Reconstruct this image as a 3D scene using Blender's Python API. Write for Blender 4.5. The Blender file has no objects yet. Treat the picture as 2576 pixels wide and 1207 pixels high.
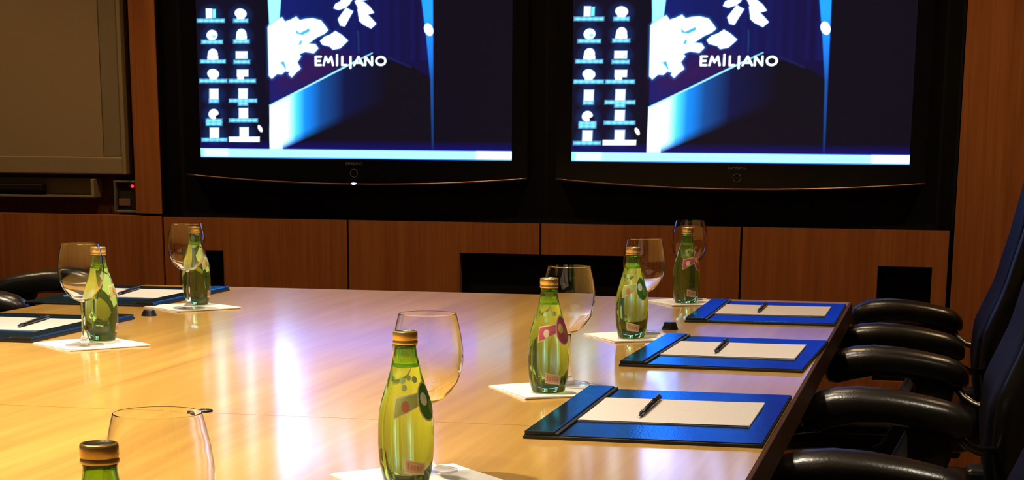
import bpy, bmesh, math, random
import numpy as np
from mathutils import Vector, Matrix
random.seed(4)
S = bpy.context.scene
COL = S.collection
PI = math.pi

# ------------------------------------------------------------------ camera
# floor z = 0, table top z = 0.74, +Y towards the screen wall
ZT = 0.74
YAW, PITCH, ROLL = -0.210592, -0.243482, 0.007149
FPX, CXP, CYP = 4787.41, 1326.06, 1511.71
cam_d = bpy.data.cameras.new('camera')
cam = bpy.data.objects.new('camera', cam_d)
COL.objects.link(cam)
cam_d.sensor_width = 36.0
cam_d.lens = 36.0 * FPX / 2576.0
cam_d.shift_x = -(CXP - 1288.0) / 2576.0
cam_d.shift_y = (CYP - 603.5) / 2576.0
cam_d.clip_start = 0.05
fw = Vector((math.sin(YAW) * math.cos(PITCH), math.cos(YAW) * math.cos(PITCH), math.sin(PITCH)))
r0 = Vector((math.cos(YAW), -math.sin(YAW), 0))
u0 = r0.cross(fw)
rt = r0 * math.cos(ROLL) + u0 * math.sin(ROLL)
up = -r0 * math.sin(ROLL) + u0 * math.cos(ROLL)
M = Matrix((rt, up, -fw)).transposed().to_4x4()
M.translation = Vector((0, 0, ZT + 0.3852))
cam.matrix_world = M
S.camera = cam

# ------------------------------------------------------------------ world, view
w = bpy.data.worlds.new('world')
S.world = w
w.use_nodes = True
w.node_tree.nodes['Background'].inputs[0].default_value = (1.0, 0.72, 0.45, 1)
w.node_tree.nodes['Background'].inputs[1].default_value = 0.02
S.view_settings.view_transform = 'Standard'
S.view_settings.look = 'None'
S.view_settings.gamma = 1.0
S.view_settings.use_curve_mapping = False
S.view_settings.exposure = 0.0
S.cycles.max_bounces = 12
S.cycles.transmission_bounces = 10
S.cycles.glossy_bounces = 5
S.cycles.diffuse_bounces = 3
S.cycles.sample_clamp_indirect = 8.0
S.cycles.use_denoising = True
S.cycles.use_adaptive_sampling = True
S.cycles.adaptive_threshold = 0.04

SPOT_W = 215.0                     # each recessed ceiling downlight over the table
WASH_W = 44.0                     # unseen downlight row added to brighten the panelled wall
SPOT_COL = (1.0, 0.86, 0.66)
WASH_COL = (1.0, 0.67, 0.34)
CEIL = 2.60
DOWNLIGHTS = [(-1.6, 1.2, .55), (-0.95, 1.2, .3), (-1.45, 2.25, 1.75), (-0.85, 2.9, .52), (-1.8, 3.75, .75), (-0.85, 3.9, .27),
              (0.6, 0.6, .35), (0.6, 2.6, .3), (-3.2, 5.1, 0), (-1.95, 5.1, 0), (-0.6, 5.1, 0), (0.65, 5.1, 0)]

# ------------------------------------------------------------------ materials
def mat(name):
    m = bpy.data.materials.new(name)
    m.use_nodes = True
    return m, m.node_tree, m.node_tree.nodes['Principled BSDF']

def simple(name, col, rough=0.5, metal=0.0, coat=0.0, spec=0.5, bump=0.0, bscale=200.0):
    m, nt, p = mat(name)
    p.inputs['Base Color'].default_value = (*col, 1)
    p.inputs['Roughness'].default_value = rough
    p.inputs['Metallic'].default_value = metal
    p.inputs['Coat Weight'].default_value = coat
    p.inputs['Specular IOR Level'].default_value = spec
    tc = nt.nodes.new('ShaderNodeTexCoord')
    n = nt.nodes.new('ShaderNodeTexNoise')
    n.inputs['Scale'].default_value = bscale
    n.inputs['Detail'].default_value = 3
    nt.links.new(tc.outputs['Object'], n.inputs['Vector'])
    mx = nt.nodes.new('ShaderNodeMixRGB')
    mx.blend_type = 'MULTIPLY'
    mx.inputs['Fac'].default_value = 0.18
    mx.inputs['Color1'].default_value = (*col, 1)
    nt.links.new(n.outputs['Fac'], mx.inputs['Color2'])
    nt.links.new(mx.outputs[0], p.inputs['Base Color'])
    if bump:
        b = nt.nodes.new('ShaderNodeBump')
        b.inputs['Strength'].default_value = bump
        b.inputs['Distance'].default_value = 0.002
        nt.links.new(n.outputs['Fac'], b.inputs['Height'])
        nt.links.new(b.outputs['Normal'], p.inputs['Normal'])
    return m

def wood(name, dark, light, axis, fine=60.0, rough=0.45, coat=0.0, coat_rough=0.1, spec=0.4, streak=0.5):
    """long grain along axis (0, 1 or 2) from stretched noise in world space"""
    m, nt, p = mat(name)
    g = nt.nodes.new('ShaderNodeNewGeometry')
    mp = nt.nodes.new('ShaderNodeMapping')
    sc = [1.0, 1.0, 1.0]
    for i in range(3):
        sc[i] = fine * (0.03 if i == axis else 1.0)
    mp.inputs['Scale'].default_value = sc
    nt.links.new(g.outputs['Position'], mp.inputs['Vector'])
    n = nt.nodes.new('ShaderNodeTexNoise')
    n.inputs['Scale'].default_value = 1.0
    n.inputs['Detail'].default_value = 5
    n.inputs['Roughness'].default_value = 0.6
    n.inputs['Distortion'].default_value = 0.4
    nt.links.new(mp.outputs[0], n.inputs['Vector'])
    mp2 = nt.nodes.new('ShaderNodeMapping')
    mp2.inputs['Scale'].default_value = [(0.5 if i == axis else 7.0) for i in range(3)]
    nt.links.new(g.outputs['Position'], mp2.inputs['Vector'])
    n2 = nt.nodes.new('ShaderNodeTexNoise')
    n2.inputs['Scale'].default_value = 1.0
    n2.inputs['Detail'].default_value = 3
    n2.inputs['Distortion'].default_value = 1.2
    nt.links.new(mp2.outputs[0], n2.inputs['Vector'])
    mix = nt.nodes.new('ShaderNodeMixRGB')
    mix.inputs['Fac'].default_value = streak
    nt.links.new(n.outputs['Fac'], mix.inputs['Color1'])
    nt.links.new(n2.outputs['Fac'], mix.inputs['Color2'])
    r = nt.nodes.new('ShaderNodeValToRGB')
    r.color_ramp.elements[0].position = 0.34
    r.color_ramp.elements[0].color = (*dark, 1)
    r.color_ramp.elements[1].position = 0.66
    r.color_ramp.elements[1].color = (*light, 1)
    nt.links.new(mix.outputs[0], r.inputs['Fac'])
    nt.links.new(r.outputs[0], p.inputs['Base Color'])
    p.inputs['Roughness'].default_value = rough
    p.inputs['Specular IOR Level'].default_value = spec
    p.inputs['Coat Weight'].default_value = coat
    p.inputs['Coat Roughness'].default_value = coat_rough
    return m

def glass(name, col, ior=1.45, rough=0.0):
    m, nt, p = mat(name)
    p.inputs['Base Color'].default_value = (*col, 1)
    p.inputs['Transmission Weight'].default_value = 1.0
    p.inputs['Roughness'].default_value = rough
    p.inputs['IOR'].default_value = ior
    return m

def emit(name, col, strength):
    m, nt, p = mat(name)
    p.inputs['Base Color'].default_value = (0, 0, 0, 1)
    p.inputs['Emission Color'].default_value = (*col, 1)
    p.inputs['Emission Strength'].default_value = strength
    return m

MT = {}
MT['table'] = wood('table_veneer', (0.54, 0.28, 0.052), (0.78, 0.46, 0.10), 1, 55, 0.38, 1.0, 0.13, 0.5, 0.55)
MT['table_edge'] = wood('table_edge_wood', (0.030, 0.011, 0.004), (0.062, 0.024, 0.008), 1, 55, 0.55, spec=0.2)
MT['panel'] = wood('panel_wood', (0.23, 0.068, 0.017), (0.38, 0.128, 0.036), 2, 75, 0.42, 0.0, 0.1, 0.3, 0.45)
MT['recess'] = wood('shaded_recess_wood', (0.07, 0.025, 0.006), (0.12, 0.045, 0.010), 2, 60, 0.5, 0.0, 0.1, 0.2)  # wood darkened to carry the shade inside the recess
MT['black'] = simple('matte_black_board', (0.004, 0.004, 0.0045), 0.6, spec=0.15)
MT['gap'] = simple('shadow_gap_black', (0.006, 0.004, 0.003), 0.9, spec=0.0)
MT['bezel'] = simple('gloss_black_bezel', (0.004, 0.004, 0.006), 0.18, spec=0.4)
MT['trim'] = simple('warm_reflection_trim', (0.30, 0.17, 0.11), 0.3, 0.9)  # silver trim; the warm light it reflects is put into the brown
MT['leather'] = simple('black_leather', (0.009, 0.008, 0.006), 0.29, spec=0.55, bump=0.15, bscale=260)
MT['fabric'] = simple('dark_blue_black_upholstery', (0.006, 0.006, 0.011), 0.55, spec=0.12, bump=0.2, bscale=300)
MT['chrome'] = simple('dark_chrome', (0.16, 0.15, 0.13), 0.3, 1.0)
MT['plastic'] = simple('black_plastic', (0.010, 0.010, 0.011), 0.35)
def pad_leather():
    # black-brown hide; the blue of the screens' reflection is put into the gloss colour
    m, nt, p = mat('blue_reflection_leather')
    tc = nt.nodes.new('ShaderNodeTexCoord'); n = nt.nodes.new('ShaderNodeTexNoise'); n.inputs['Scale'].default_value = 350
    nt.links.new(tc.outputs['Object'], n.inputs['Vector'])
    b = nt.nodes.new('ShaderNodeBump'); b.inputs['Strength'].default_value = 0.12; b.inputs['Distance'].default_value = 0.002
    nt.links.new(n.outputs['Fac'], b.inputs['Height'])
    df = nt.nodes.new('ShaderNodeBsdfDiffuse'); df.inputs['Color'].default_value = (0.030, 0.017, 0.009, 1)
    gl = nt.nodes.new('ShaderNodeBsdfGlossy'); gl.inputs['Color'].default_value = (0.03, 0.40, 1.0, 1); gl.inputs['Roughness'].default_value = 0.17
    nt.links.new(b.outputs['Normal'], gl.inputs['Normal'])
    lw = nt.nodes.new('ShaderNodeLayerWeight'); lw.inputs['Blend'].default_value = 0.5
    pw = nt.nodes.new('ShaderNodeMath'); pw.operation = 'POWER'; pw.inputs[1].default_value = 2.5
    fr = nt.nodes.new('ShaderNodeMath'); fr.operation = 'MULTIPLY_ADD'; fr.inputs[1].default_value = 0.93; fr.inputs[2].default_value = 0.05
    nt.links.new(lw.outputs['Facing'], pw.inputs[0]); nt.links.new(pw.outputs[0], fr.inputs[0])
    mx = nt.nodes.new('ShaderNodeMixShader')
    nt.links.new(fr.outputs[0], mx.inputs[0]); nt.links.new(df.outputs[0], mx.inputs[1]); nt.links.new(gl.outputs[0], mx.inputs[2])
    nt.links.new(mx.outputs[0], nt.nodes['Material Output'].inputs['Surface'])
    return m
MT['pad_r'] = pad_leather()
MT['stitch'] = simple('pad_edge_black', (0.005, 0.005, 0.006), 0.5)
MT['paper'] = simple('cream_paper', (0.64, 0.58, 0.53), 0.7, spec=0.2)
MT['napkin'] = simple('white_napkin', (0.84, 0.81, 0.76), 0.8, spec=0.1, bump=0.3, bscale=500)
MT['pen'] = simple('pen_black', (0.008, 0.008, 0.010), 0.3)
MT['gold'] = simple('gold_cap', (0.90, 0.62, 0.20), 0.30, 0.8)
MT['captop'] = simple('cap_top_dark_reflection', (0.20, 0.20, 0.16), 0.25, 0.8)  # gold top darkened to carry the reflection of the dark ceiling
MT['bottle'] = glass('green_bottle_glass', (0.50, 0.77, 0.20), 1.36)
MT['bottle'].node_tree.nodes['Principled BSDF'].inputs['Transmission Weight'].default_value = 0.94
MT['glass'] = glass('clear_glass', (0.985, 0.985, 0.985), 1.45)
def thin_glass(name, refr):
    # thin blown glass: see-through with a Fresnel reflection, plus a share of refraction where the wall is thick
    m, nt, p = mat(name)
    p.inputs['Base Color'].default_value = (0.98, 0.98, 0.98, 1)
    p.inputs['Transmission Weight'].default_value = 1.0
    p.inputs['Roughness'].default_value = 0.0
    p.inputs['IOR'].default_value = 1.45
    tr_ = nt.nodes.new('ShaderNodeBsdfTransparent')
    tr_.inputs[0].default_value = (0.97, 0.97, 0.97, 1)
    gl = nt.nodes.new('ShaderNodeBsdfGlossy'); gl.inputs['Roughness'].default_value = 0.02
    lw = nt.nodes.new('ShaderNodeLayerWeight'); lw.inputs['Blend'].default_value = 0.5
    pw = nt.nodes.new('ShaderNodeMath'); pw.operation = 'POWER'; pw.inputs[1].default_value = 5.0
    fr = nt.nodes.new('ShaderNodeMath'); fr.operation = 'MULTIPLY_ADD'; fr.inputs[1].default_value = 0.96; fr.inputs[2].default_value = 0.04
    nt.links.new(lw.outputs['Facing'], pw.inputs[0]); nt.links.new(pw.outputs[0], fr.inputs[0])
    m1 = nt.nodes.new('ShaderNodeMixShader'); m2 = nt.nodes.new('ShaderNodeMixShader')
    nt.links.new(fr.outputs[0], m1.inputs[0]); nt.links.new(tr_.outputs[0], m1.inputs[1]); nt.links.new(gl.outputs[0], m1.inputs[2])
    m2.inputs[0].default_value = refr
    nt.links.new(m1.outputs[0], m2.inputs[1]); nt.links.new(p.outputs[0], m2.inputs[2])
    nt.links.new(m2.outputs[0], nt.nodes['Material Output'].inputs['Surface'])
    return m
MT['foot_glass'] = thin_glass('thin_foot_glass', 0.0)
MT['board'] = simple('whiteboard_surface', (0.33, 0.235, 0.125), 0.4)
MT['board_frame'] = simple('beige_board_frame', (0.30, 0.22, 0.115), 0.45)
MT['tray'] = simple('grey_beige_tray', (0.24, 0.18, 0.10), 0.5)
MT['steel'] = simple('control_frame_grey', (0.22, 0.21, 0.19), 0.35, 0.5)
MT['darkpanel'] = simple('control_dark', (0.03, 0.028, 0.02), 0.3)
MT['brownkey'] = simple('control_brown_key', (0.20, 0.10, 0.06), 0.5)
MT['red_led'] = emit('red_led', (1.0, 0.03, 0.06), 1.6)
MT['blue_led'] = emit('blue_led', (0.45, 0.42, 1.0), 2.4)
MT['ceiling'] = simple('ceiling_paint', (0.62, 0.58, 0.50), 0.9)
MT['wallpaint'] = simple('warm_wall_paint', (0.30, 0.20, 0.12), 0.8)
MT['carpet'] = simple('brown_carpet', (0.10, 0.065, 0.04), 0.95, bump=0.6, bscale=400, spec=0.1)
MT['lamp'] = emit('downlight_lens', (1.0, 0.78, 0.5), 8.0)
MT['white_metal'] = simple('white_trim_ring', (0.75, 0.73, 0.70), 0.4)
MT['lettering'] = simple('bezel_lettering_grey', (0.16, 0.14, 0.13), 0.5)
for k, c in dict(cream=(0.80, 0.72, 0.50), green=(0.20, 0.42, 0.07), lime=(0.42, 0.55, 0.16), pink=(0.55, 0.10, 0.16),
                 leaf=(0.05, 0.22, 0.03), white=(0.75, 0.80, 0.68), yellow=(0.70, 0.55, 0.15), rust=(0.55, 0.22, 0.12),
                 beige=(0.62, 0.45, 0.30), pale=(0.42, 0.62, 0.25), black=(0.02, 0.04, 0.02)).items():
    MT['lab_' + k] = simple('label_' + k, c, 0.5)

# ------------------------------------------------------------------ mesh helpers
def mesh_obj(name, bm, m, parent=None, smooth=False):
    me = bpy.data.meshes.new(name)
    bm.to_mesh(me)
    bm.free()
    if smooth:
        me.polygons.foreach_set('use_smooth', [True] * len(me.polygons))
    me.materials.append(m if not isinstance(m, str) else MT[m])
    o = bpy.data.objects.new(name, me)
    COL.objects.link(o)
    if parent is not None:
        o.parent = parent
    return o

def tag(o, label=None, cat=None, group=None, kind=None):
    if label: o['label'] = label
    if cat: o['category'] = cat
    if group: o['group'] = group
    if kind: o['kind'] = kind
    return o

def thing(name, loc, label, cat, group=None, rz=0.0):
    o = bpy.data.objects.new(name, None)
    o.empty_display_size = 0.05
    COL.objects.link(o)
    o.location = loc
    o.rotation_euler = (0, 0, rz)
    return tag(o, label, cat, group)

def copy_part(o, parent):
    c = o.copy()
    COL.objects.link(c)
    c.parent = parent
    for ch in list(o.children):
        copy_part(ch, c)
    return c

def copy_thing(o, loc, rz, label):
    c = o.copy()
    COL.objects.link(c)
    c.location = loc
    c.rotation_euler = (0, 0, rz)
    c['label'] = label
    for ch in list(o.children):
        copy_part(ch, c)
    return c

def box(bm, x0, x1, y0, y1, z0, z1, bevel=0.0, seg=2):
    r = bmesh.ops.create_cube(bm, size=1.0)
    vs = r['verts']
    for v in vs:
        v.co = Vector((x0 + (v.co.x + .5) * (x1 - x0), y0 + (v.co.y + .5) * (y1 - y0), z0 + (v.co.z + .5) * (z1 - z0)))
    if bevel:
        es = list({e for v in vs for e in v.link_edges})
        bmesh.ops.bevel(bm, geom=es, offset=bevel, segments=seg, affect='EDGES', profile=0.5)
    return bm

def boxo(name, m, parent, x0, x1, y0, y1, z0, z1, bevel=0.0, seg=2):
    return mesh_obj(name, box(bmesh.new(), x0, x1, y0, y1, z0, z1, bevel, seg), m, parent, smooth=False)

def lathe(bm, prof, n=40, cx=0.0, cy=0.0, flip=False):
    rings = []
    for (r, z) in prof:
        if r < 1e-6:
            rings.append([bm.verts.new((cx, cy, z))])
        else:
            rings.append([bm.verts.new((cx + r * math.cos(2 * PI * k / n), cy + r * math.sin(2 * PI * k / n), z)) for k in range(n)])
    for a, b in zip(rings, rings[1:]):
        for k in range(n):
            k2 = (k + 1) % n
            if len(a) == 1 and len(b) == 1: continue
            if len(a) == 1: f = [a[0], b[k2], b[k]]
            elif len(b) == 1: f = [a[k], a[k2], b[0]]
            else: f = [a[k], a[k2], b[k2], b[k]]
            if flip: f = f[::-1]
            bm.faces.new(f)
    return bm

def loft(bm, rings, caps=True):
    vs = [[bm.verts.new(p) for p in r] for r in rings]
    n = len(vs[0])
    for a, b in zip(vs, vs[1:]):
        for k in range(n):
            bm.faces.new([a[k], a[(k + 1) % n], b[(k + 1) % n], b[k]])
    if caps:
        bm.faces.new(vs[0][::-1])
        bm.faces.new(vs[-1])
    bmesh.ops.recalc_face_normals(bm, faces=bm.faces)
    return bm

def sring(n, a, b, e=3.0):
    out = []
    for k in range(n):
        t = 2 * PI * k / n
        c, s = math.cos(t), math.sin(t)
        out.append((a * math.copysign(abs(c) ** (2 / e), c), b * math.copysign(abs(s) ** (2 / e), s)))
    return out

def tube(bm, pts, rad, n=10, rads=None):
    pts = [Vector(p) for p in pts]
    rings = []
    for i, p in enumerate(pts):
        d = (pts[min(i + 1, len(pts) - 1)] - pts[max(i - 1, 0)]).normalized()
        ref = Vector((0, 0, 1)) if abs(d.z) < 0.9 else Vector((1, 0, 0))
        a = d.cross(ref).normalized()
        b = a.cross(d)
        r = rads[i] if rads else rad
        rings.append([p + a * math.cos(2 * PI * k / n) * r + b * math.sin(2 * PI * k / n) * r for k in range(n)])
    return loft(bm, rings)

def cylinder(bm, p0, p1, r, n=16):
    return tube(bm, [p0, p1], r, n)

# ------------------------------------------------------------------ room shell
YW = 5.92
def Z(z): return ZT + z
XL, XR, YF = -4.3, 2.4, -2.6
floor = tag(boxo('floor', 'carpet', None, XL, XR, YF, 6.3, -0.1, 0.0), kind='structure')
ceiling = tag(boxo('ceiling', 'ceiling', None, XL, XR, YF, 6.3, CEIL, CEIL + 0.1), kind='structure')
tag(boxo('wall_left', 'wallpaint', None, XL - 0.1, XL, YF, 6.3, 0, CEIL), kind='structure')
tag(boxo('wall_right', 'wallpaint', None, XR, XR + 0.1, YF, 6.3, 0, CEIL), kind='structure')
tag(boxo('wall_front', 'wallpaint', None, XL, XR, YF - 0.1, YF, 0, CEIL), kind='structure')
wall = tag(boxo('wall_back', 'gap', None, XL, XR, 6.12, 6.3, 0, CEIL), kind='structure')

def panel(pieces, m='panel', name='panel'):
    bm = bmesh.new()
    for (x0, x1, z0, z1) in pieces:
        box(bm, x0, x1, YW, YW + 0.03, z0, z1, 0.0)
    return mesh_obj(name, bm, m, wall)

G = 0.0035     # half joint
NL, NR = -2.488, 0.024                   # black screen niche
SEAMS = [NL + i * (NR - NL) / 4 for i in range(5)]
ZP = Z(0.097)
VB = Z(-0.36)
# lower wood panels with the black vent cut-outs
V0, V1, V2 = (-2.435, -2.282, Z(-0.007)), (-1.492, -0.966, Z(0.002)), (-0.189, -0.028, Z(-0.012))
a, b = SEAMS[0] + G, SEAMS[1] - G
panel([(a, V0[0], VB, V0[2]), (V0[1], b, VB, V0[2]), (a, b, V0[2], ZP), (a, b, 0.1, VB)])
a, b = SEAMS[1] + G, SEAMS[2] - G
panel([(a, V1[0], VB, V1[2]), (a, b, V1[2], ZP), (a, b, 0.1, VB)])
a, b = SEAMS[2] + G, SEAMS[3] - G
panel([(V1[1], b, VB, V1[2]), (a, b, V1[2], ZP), (a, b, 0.1, VB)])
a, b = SEAMS[3] + G, SEAMS[4] - G * 2
panel([(a, V2[0], VB, V2[2]), (V2[1], b, VB, V2[2]), (a, b, V2[2], ZP), (a, b, 0.1, VB)])
for (x0, x1, zt) in (V0, V1, V2):
    boxo('vent', 'black', wall, x0 - 0.02, x1 + 0.02, YW + 0.045, YW + 0.055, VB - 0.02, zt + 0.02)
# panels beside and above
panel([(XL, -3.4 - G, 0.1, Z(0.100))])
panel([(-3.4 + G, NL - G, 0.1, Z(0.100))])
panel([(-2.578, NL - 0.001, Z(0.108), CEIL)], name='pilaster')
panel([(NR + G * 2, 0.72, 0.1, CEIL)])
panel([(0.727, 1.5, 0.1, CEIL)])
panel([(1.507, XR, 0.1, CEIL)])
panel([(XL, -3.95, Z(0.108), CEIL)])
panel([(NL, NR, Z(1.12), CEIL)])
panel([(-3.95, -2.578, Z(1.25), CEIL)])
tag(boxo('baseboard_back', 'table_edge', None, XL, XR, YW - 0.012, YW + 0.1, 0, 0.1), kind='structure')
# black niche that holds the screens
nb = bmesh.new()
box(nb, NL, NR, YW + 0.055, YW + 0.07, ZP - 0.01, Z(1.12))
mesh_obj('niche_back', nb, 'black', wall)
for x in (NL, NR):
    boxo('niche_side', 'black', wall, x - 0.004, x + 0.004, YW + 0.004, YW + 0.07, ZP, Z(1.12))
boxo('niche_sill', 'black', wall, NL + 0.005, NR - 0.005, YW + 0.008, YW + 0.055, ZP - 0.006, ZP)
# board recess
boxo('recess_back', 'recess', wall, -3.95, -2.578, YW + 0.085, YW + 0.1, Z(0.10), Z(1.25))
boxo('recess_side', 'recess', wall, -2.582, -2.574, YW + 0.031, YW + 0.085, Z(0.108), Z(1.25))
boxo('recess_ledge', 'panel', wall, -3.95, -2.578, YW + 0.031, YW + 0.085, Z(0.085), Z(0.100))

# ------------------------------------------------------------------ ceiling downlights (above the frame), with an added wall-wash row
DL = None
for i, (x, y, k_) in enumerate(DOWNLIGHTS):
    t = thing('recessed_downlight', (x, y, CEIL), 'round recessed ceiling downlight with a white trim ring', 'light', 'ceiling downlights above the table')
    if DL is None:
        bm = lathe(bmesh.new(), [(0.045, 0.0), (0.047, -0.008), (0.062, -0.006), (0.064, 0.0)], 28)
        ring = mesh_obj('trim_ring', bm, 'white_metal', t, True)
        bm = lathe(bmesh.new(), [(0.0, -0.004), (0.044, -0.002), (0.045, 0.0)], 28)
        lens = mesh_obj('lens', bm, 'lamp', t, True)
        DL = (ring, lens)
    else:
        for p in DL: copy_part(p, t)
    ld = bpy.data.lights.new('downlight_beam', 'SPOT')
    ld.energy = SPOT_W * k_ if k_ else WASH_W
    ld.color = SPOT_COL if k_ else WASH_COL
    ld.spot_size = math.radians((74 if k_ > 1 else 82) if k_ else 110)
    ld.spot_blend = 0.75
    ld.shadow_soft_size = 0.04
    lo = bpy.data.objects.new('downlight_beam', ld)
    COL.objects.link(lo)
    lo.parent = t
    lo.location = (0, 0, -0.03)

# ------------------------------------------------------------------ conference table
TX0, TX1, TY0, TY1, TSEAM = -1.945, -0.198, 0.44, 4.50, 2.468
table = thing('conference_table', ((TX0 + TX1) / 2, (TY0 + TY1) / 2, 0), 'long honey-coloured polished wooden conference table', 'table')
ox, oy = table.location.x, table.location.y
def tb(name, m, x0, x1, y0, y1, z0, z1, bev=0.0):
    return boxo(name, m, table, x0 - ox, x1 - ox, y0 - oy, y1 - oy, z0, z1, bev)
E_ = 0.006
tb('tabletop_section', 'table', TX0 + E_, TX1 - E_, TSEAM + 0.001, TY1 - E_, ZT - 0.028, ZT)
tb('tabletop_section', 'table', TX0 + E_, TX1 - E_, TY0 + E_, TSEAM - 0.001, ZT - 0.028, ZT)
tb('edge_band', 'table_edge', TX1 - E_, TX1, TY0, TY1, ZT - 0.048, ZT - 0.0006, 0.001)
tb('edge_band', 'table_edge', TX0, TX0 + E_, TY0, TY1, ZT - 0.048, ZT - 0.0006, 0.001)
tb('edge_band', 'table_edge', TX0 + E_, TX1 - E_, TY1 - E_, TY1, ZT - 0.048, ZT - 0.0006, 0.001)
tb('edge_band', 'table_edge', TX0 + E_, TX1 - E_, TY0, TY0 + E_, ZT - 0.048, ZT - 0.0006, 0.001)
tb('substrate', 'table_edge', TX0 + E_, TX1 - E_, TY0 + E_, TY1 - E_, ZT - 0.048, ZT - 0.029)
for y in (1.0, 3.6):
    tb('pedestal', 'table_edge', -1.42, -0.72, y - 0.35, y + 0.35, 0.03, ZT - 0.048, 0.01)
    tb('plinth', 'plastic', -1.45, -0.69, y - 0.38, y + 0.38, 0.0, 0.03, 0.005)

# ------------------------------------------------------------------ screens
NU, NV = 560, 315
# corners of the visible picture in drawing units (x right, y down)
CBL, CBR, CTR, CTL = np.array((505.7, 395.7)), np.array((1287.6, 404.1)), np.array((1290.0, -86.2)), np.array((489.8, -77.7))
def screen_art():
    u = np.linspace(0, 1, NU + 1)[None, :, None]
    v = np.linspace(0, 1, NV + 1)[:, None, None]
    P = (1 - v) * ((1 - u) * CBL + u * CBR) + v * ((1 - u) * CTL + u * CTR)
    X, Y = P[..., 0], P[..., 1]
    V = np.broadcast_to(v[..., 0], X.shape); U = np.broadcast_to(u[..., 0], X.shape)
    rng = np.random.RandomState(3)
    def lin(c):
        c = np.array(c, float) / 255
        return np.where(c <= .04045, c / 12.92, ((c + .055) / 1.055) ** 2.4)
    img = np.zeros(X.shape + (3,))
    img[:] = lin((16, 13, 26))
    def soft(d, s=1.6): return np.clip(0.5 - d / (2 * s), 0, 1)
    def put(mask, col):
        nonlocal img
        img = img * (1 - mask[..., None]) + mask[..., None] * np.asarray(col)
    def poly(pts, s=1.4):
        """soft-edged polygon mask"""
        inside = np.zeros(X.shape, bool)
        dist = np.full(X.shape, 1e9)
        n = len(pts)
        for i in range(n):
            x0, y0 = pts[i]; x1, y1 = pts[(i + 1) % n]
            cond = ((y0 > Y) != (y1 > Y))
            with np.errstate(divide='ignore', invalid='ignore'):
                xi = (x1 - x0) * (Y - y0) / (y1 - y0 + 1e-12) + x0
            inside ^= cond & (X < xi)
            dx, dy = x1 - x0, y1 - y0
            t = np.clip(((X - x0) * dx + (Y - y0) * dy) / (dx * dx + dy * dy + 1e-9), 0, 1)
            dist = np.minimum(dist, np.hypot(X - x0 - t * dx, Y - y0 - t * dy))
        return soft(np.where(inside, -dist, dist), s)
    def stroke(pts, wd, s=1.2):
        dist = np.full(X.shape, 1e9)
        for (x0, y0), (x1, y1) in zip(pts, pts[1:]):
            dx, dy = x1 - x0, y1 - y0
            t = np.clip(((X - x0) * dx + (Y - y0) * dy) / (dx * dx + dy * dy + 1e-9), 0, 1)
            dist = np.minimum(dist, np.hypot(X - x0 - t * dx, Y - y0 - t * dy))
        return soft(dist - wd / 2, s)
    def ell(cx, cy, a, b, rot=0, s=1.4):
        c, sn = math.cos(rot), math.sin(rot)
        px, py = (X - cx) * c + (Y - cy) * sn, -(X - cx) * sn + (Y - cy) * c
        k = np.hypot(px / a, py / b)
        return soft((k - 1) * min(a, b), s)
    def rect(x0, x1, y0, y1, s=1.2):
        d = np.maximum(np.maximum(x0 - X, X - x1), np.maximum(y0 - Y, Y - y1))
        return soft(d, s)
    W = np.array((2.6, 3.2, 6.5))
    # picture: dark blue room from x = 680 to 1097
    room = poly([(678, -120), (1097, -120), (1097, 380), (686, 380)], 2)
    k = np.clip((X - 680) / 410, 0, 1)[..., None]
    put(room, lin((16, 34, 118)) * (1 - k) ** 1.5 + lin((22, 16, 62)) * (1 - (1 - k) ** 1.5))
    streak = rng.rand(NU + 1); streak = np.convolve(streak, np.ones(9) / 9, 'same')[None, :]
    put(room * np.clip(streak - 0.45, 0, 1) * 1.6 * (Y < 150), lin((26, 34, 120)))
    put(poly([(690, 190), (820, 120), (900, 150), (800, 210), (700, 235)], 26) * 0.55, lin((66, 24, 70)))
    # dark table plane of the picture
    put(poly([(684, 262), (938, 133), (1046, 166), (1097, 200), (1097, 380), (686, 380)], 2), lin((19, 15, 27)))
    # bright front of the picture's table, fading to the right
    tq = poly([(684, 264), (945, 131), (985, 150), (985, 262), (716, 376), (684, 376)], 1.8)
    t = (X - 684)
    stops = [0, 34, 66, 90, 130, 190, 300]
    cols = [np.array((2.4, 3.4, 6.8)), np.array((1.5, 3.2, 6.8)), np.array((0.10, 0.95, 3.0)), np.array((0.010, 0.32, 1.2)), np.array((0.010, 0.085, 0.36)), lin((20, 24, 70)), lin((19, 15, 27))]
    g = np.stack([np.interp(t, stops, [c[i] for c in cols]) for i in range(3)], -1)
    low = np.clip((376 - (X - 716) * 0.44 - Y) / 26, 0, 1)
    low = np.where(X < 716, 1, np.clip(low + 0.0, 0, 1))
    img = img * (1 - (tq * low)[..., None]) + (tq * low)[..., None] * g
    put(stroke([(684, 263), (760, 225), (905, 150)], 4.0) * 0.9, np.array((0.45, 1.2, 1.7)))
    put(stroke([(905, 150), (943, 131)], 3.5) * 0.9, np.array((0.25, 0.85, 1.3)))
    put(stroke([(985, 142), (1040, 166)], 3, 2) * 0.6, lin((26, 48, 110)))
    # light beam at the left and right
    put(poly([(674, -120), (722, -120), (708, 50), (684, 75)], 2), np.array((0.45, 1.7, 2.3)))
    put(poly([(681, 60), (690, 60), (690, 190), (684, 190)], 2), np.array((0.4, 1.3, 2.0)))
    k2 = np.interp(Y, [-120, 40, 90, 200, 380], [1, 1, 0.75, 0.22, 0.06])[..., None]
    m = poly([(1052, -120), (1094, -120), (1096, 380), (1092, 380), (1088, 200), (1078, 90)], 1.6)
    img = img * (1 - m[..., None]) + m[..., None] * (k2 * np.array((0.02, 0.42, 1.7)) + (1 - k2) * lin((22, 20, 70)))
    put(ell(1084, 72, 10, 15, -0.35), W)
    # blossoms
    def q(l): return [(670 + a / 5.724, b / 5.724) for a, b in l]
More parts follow.
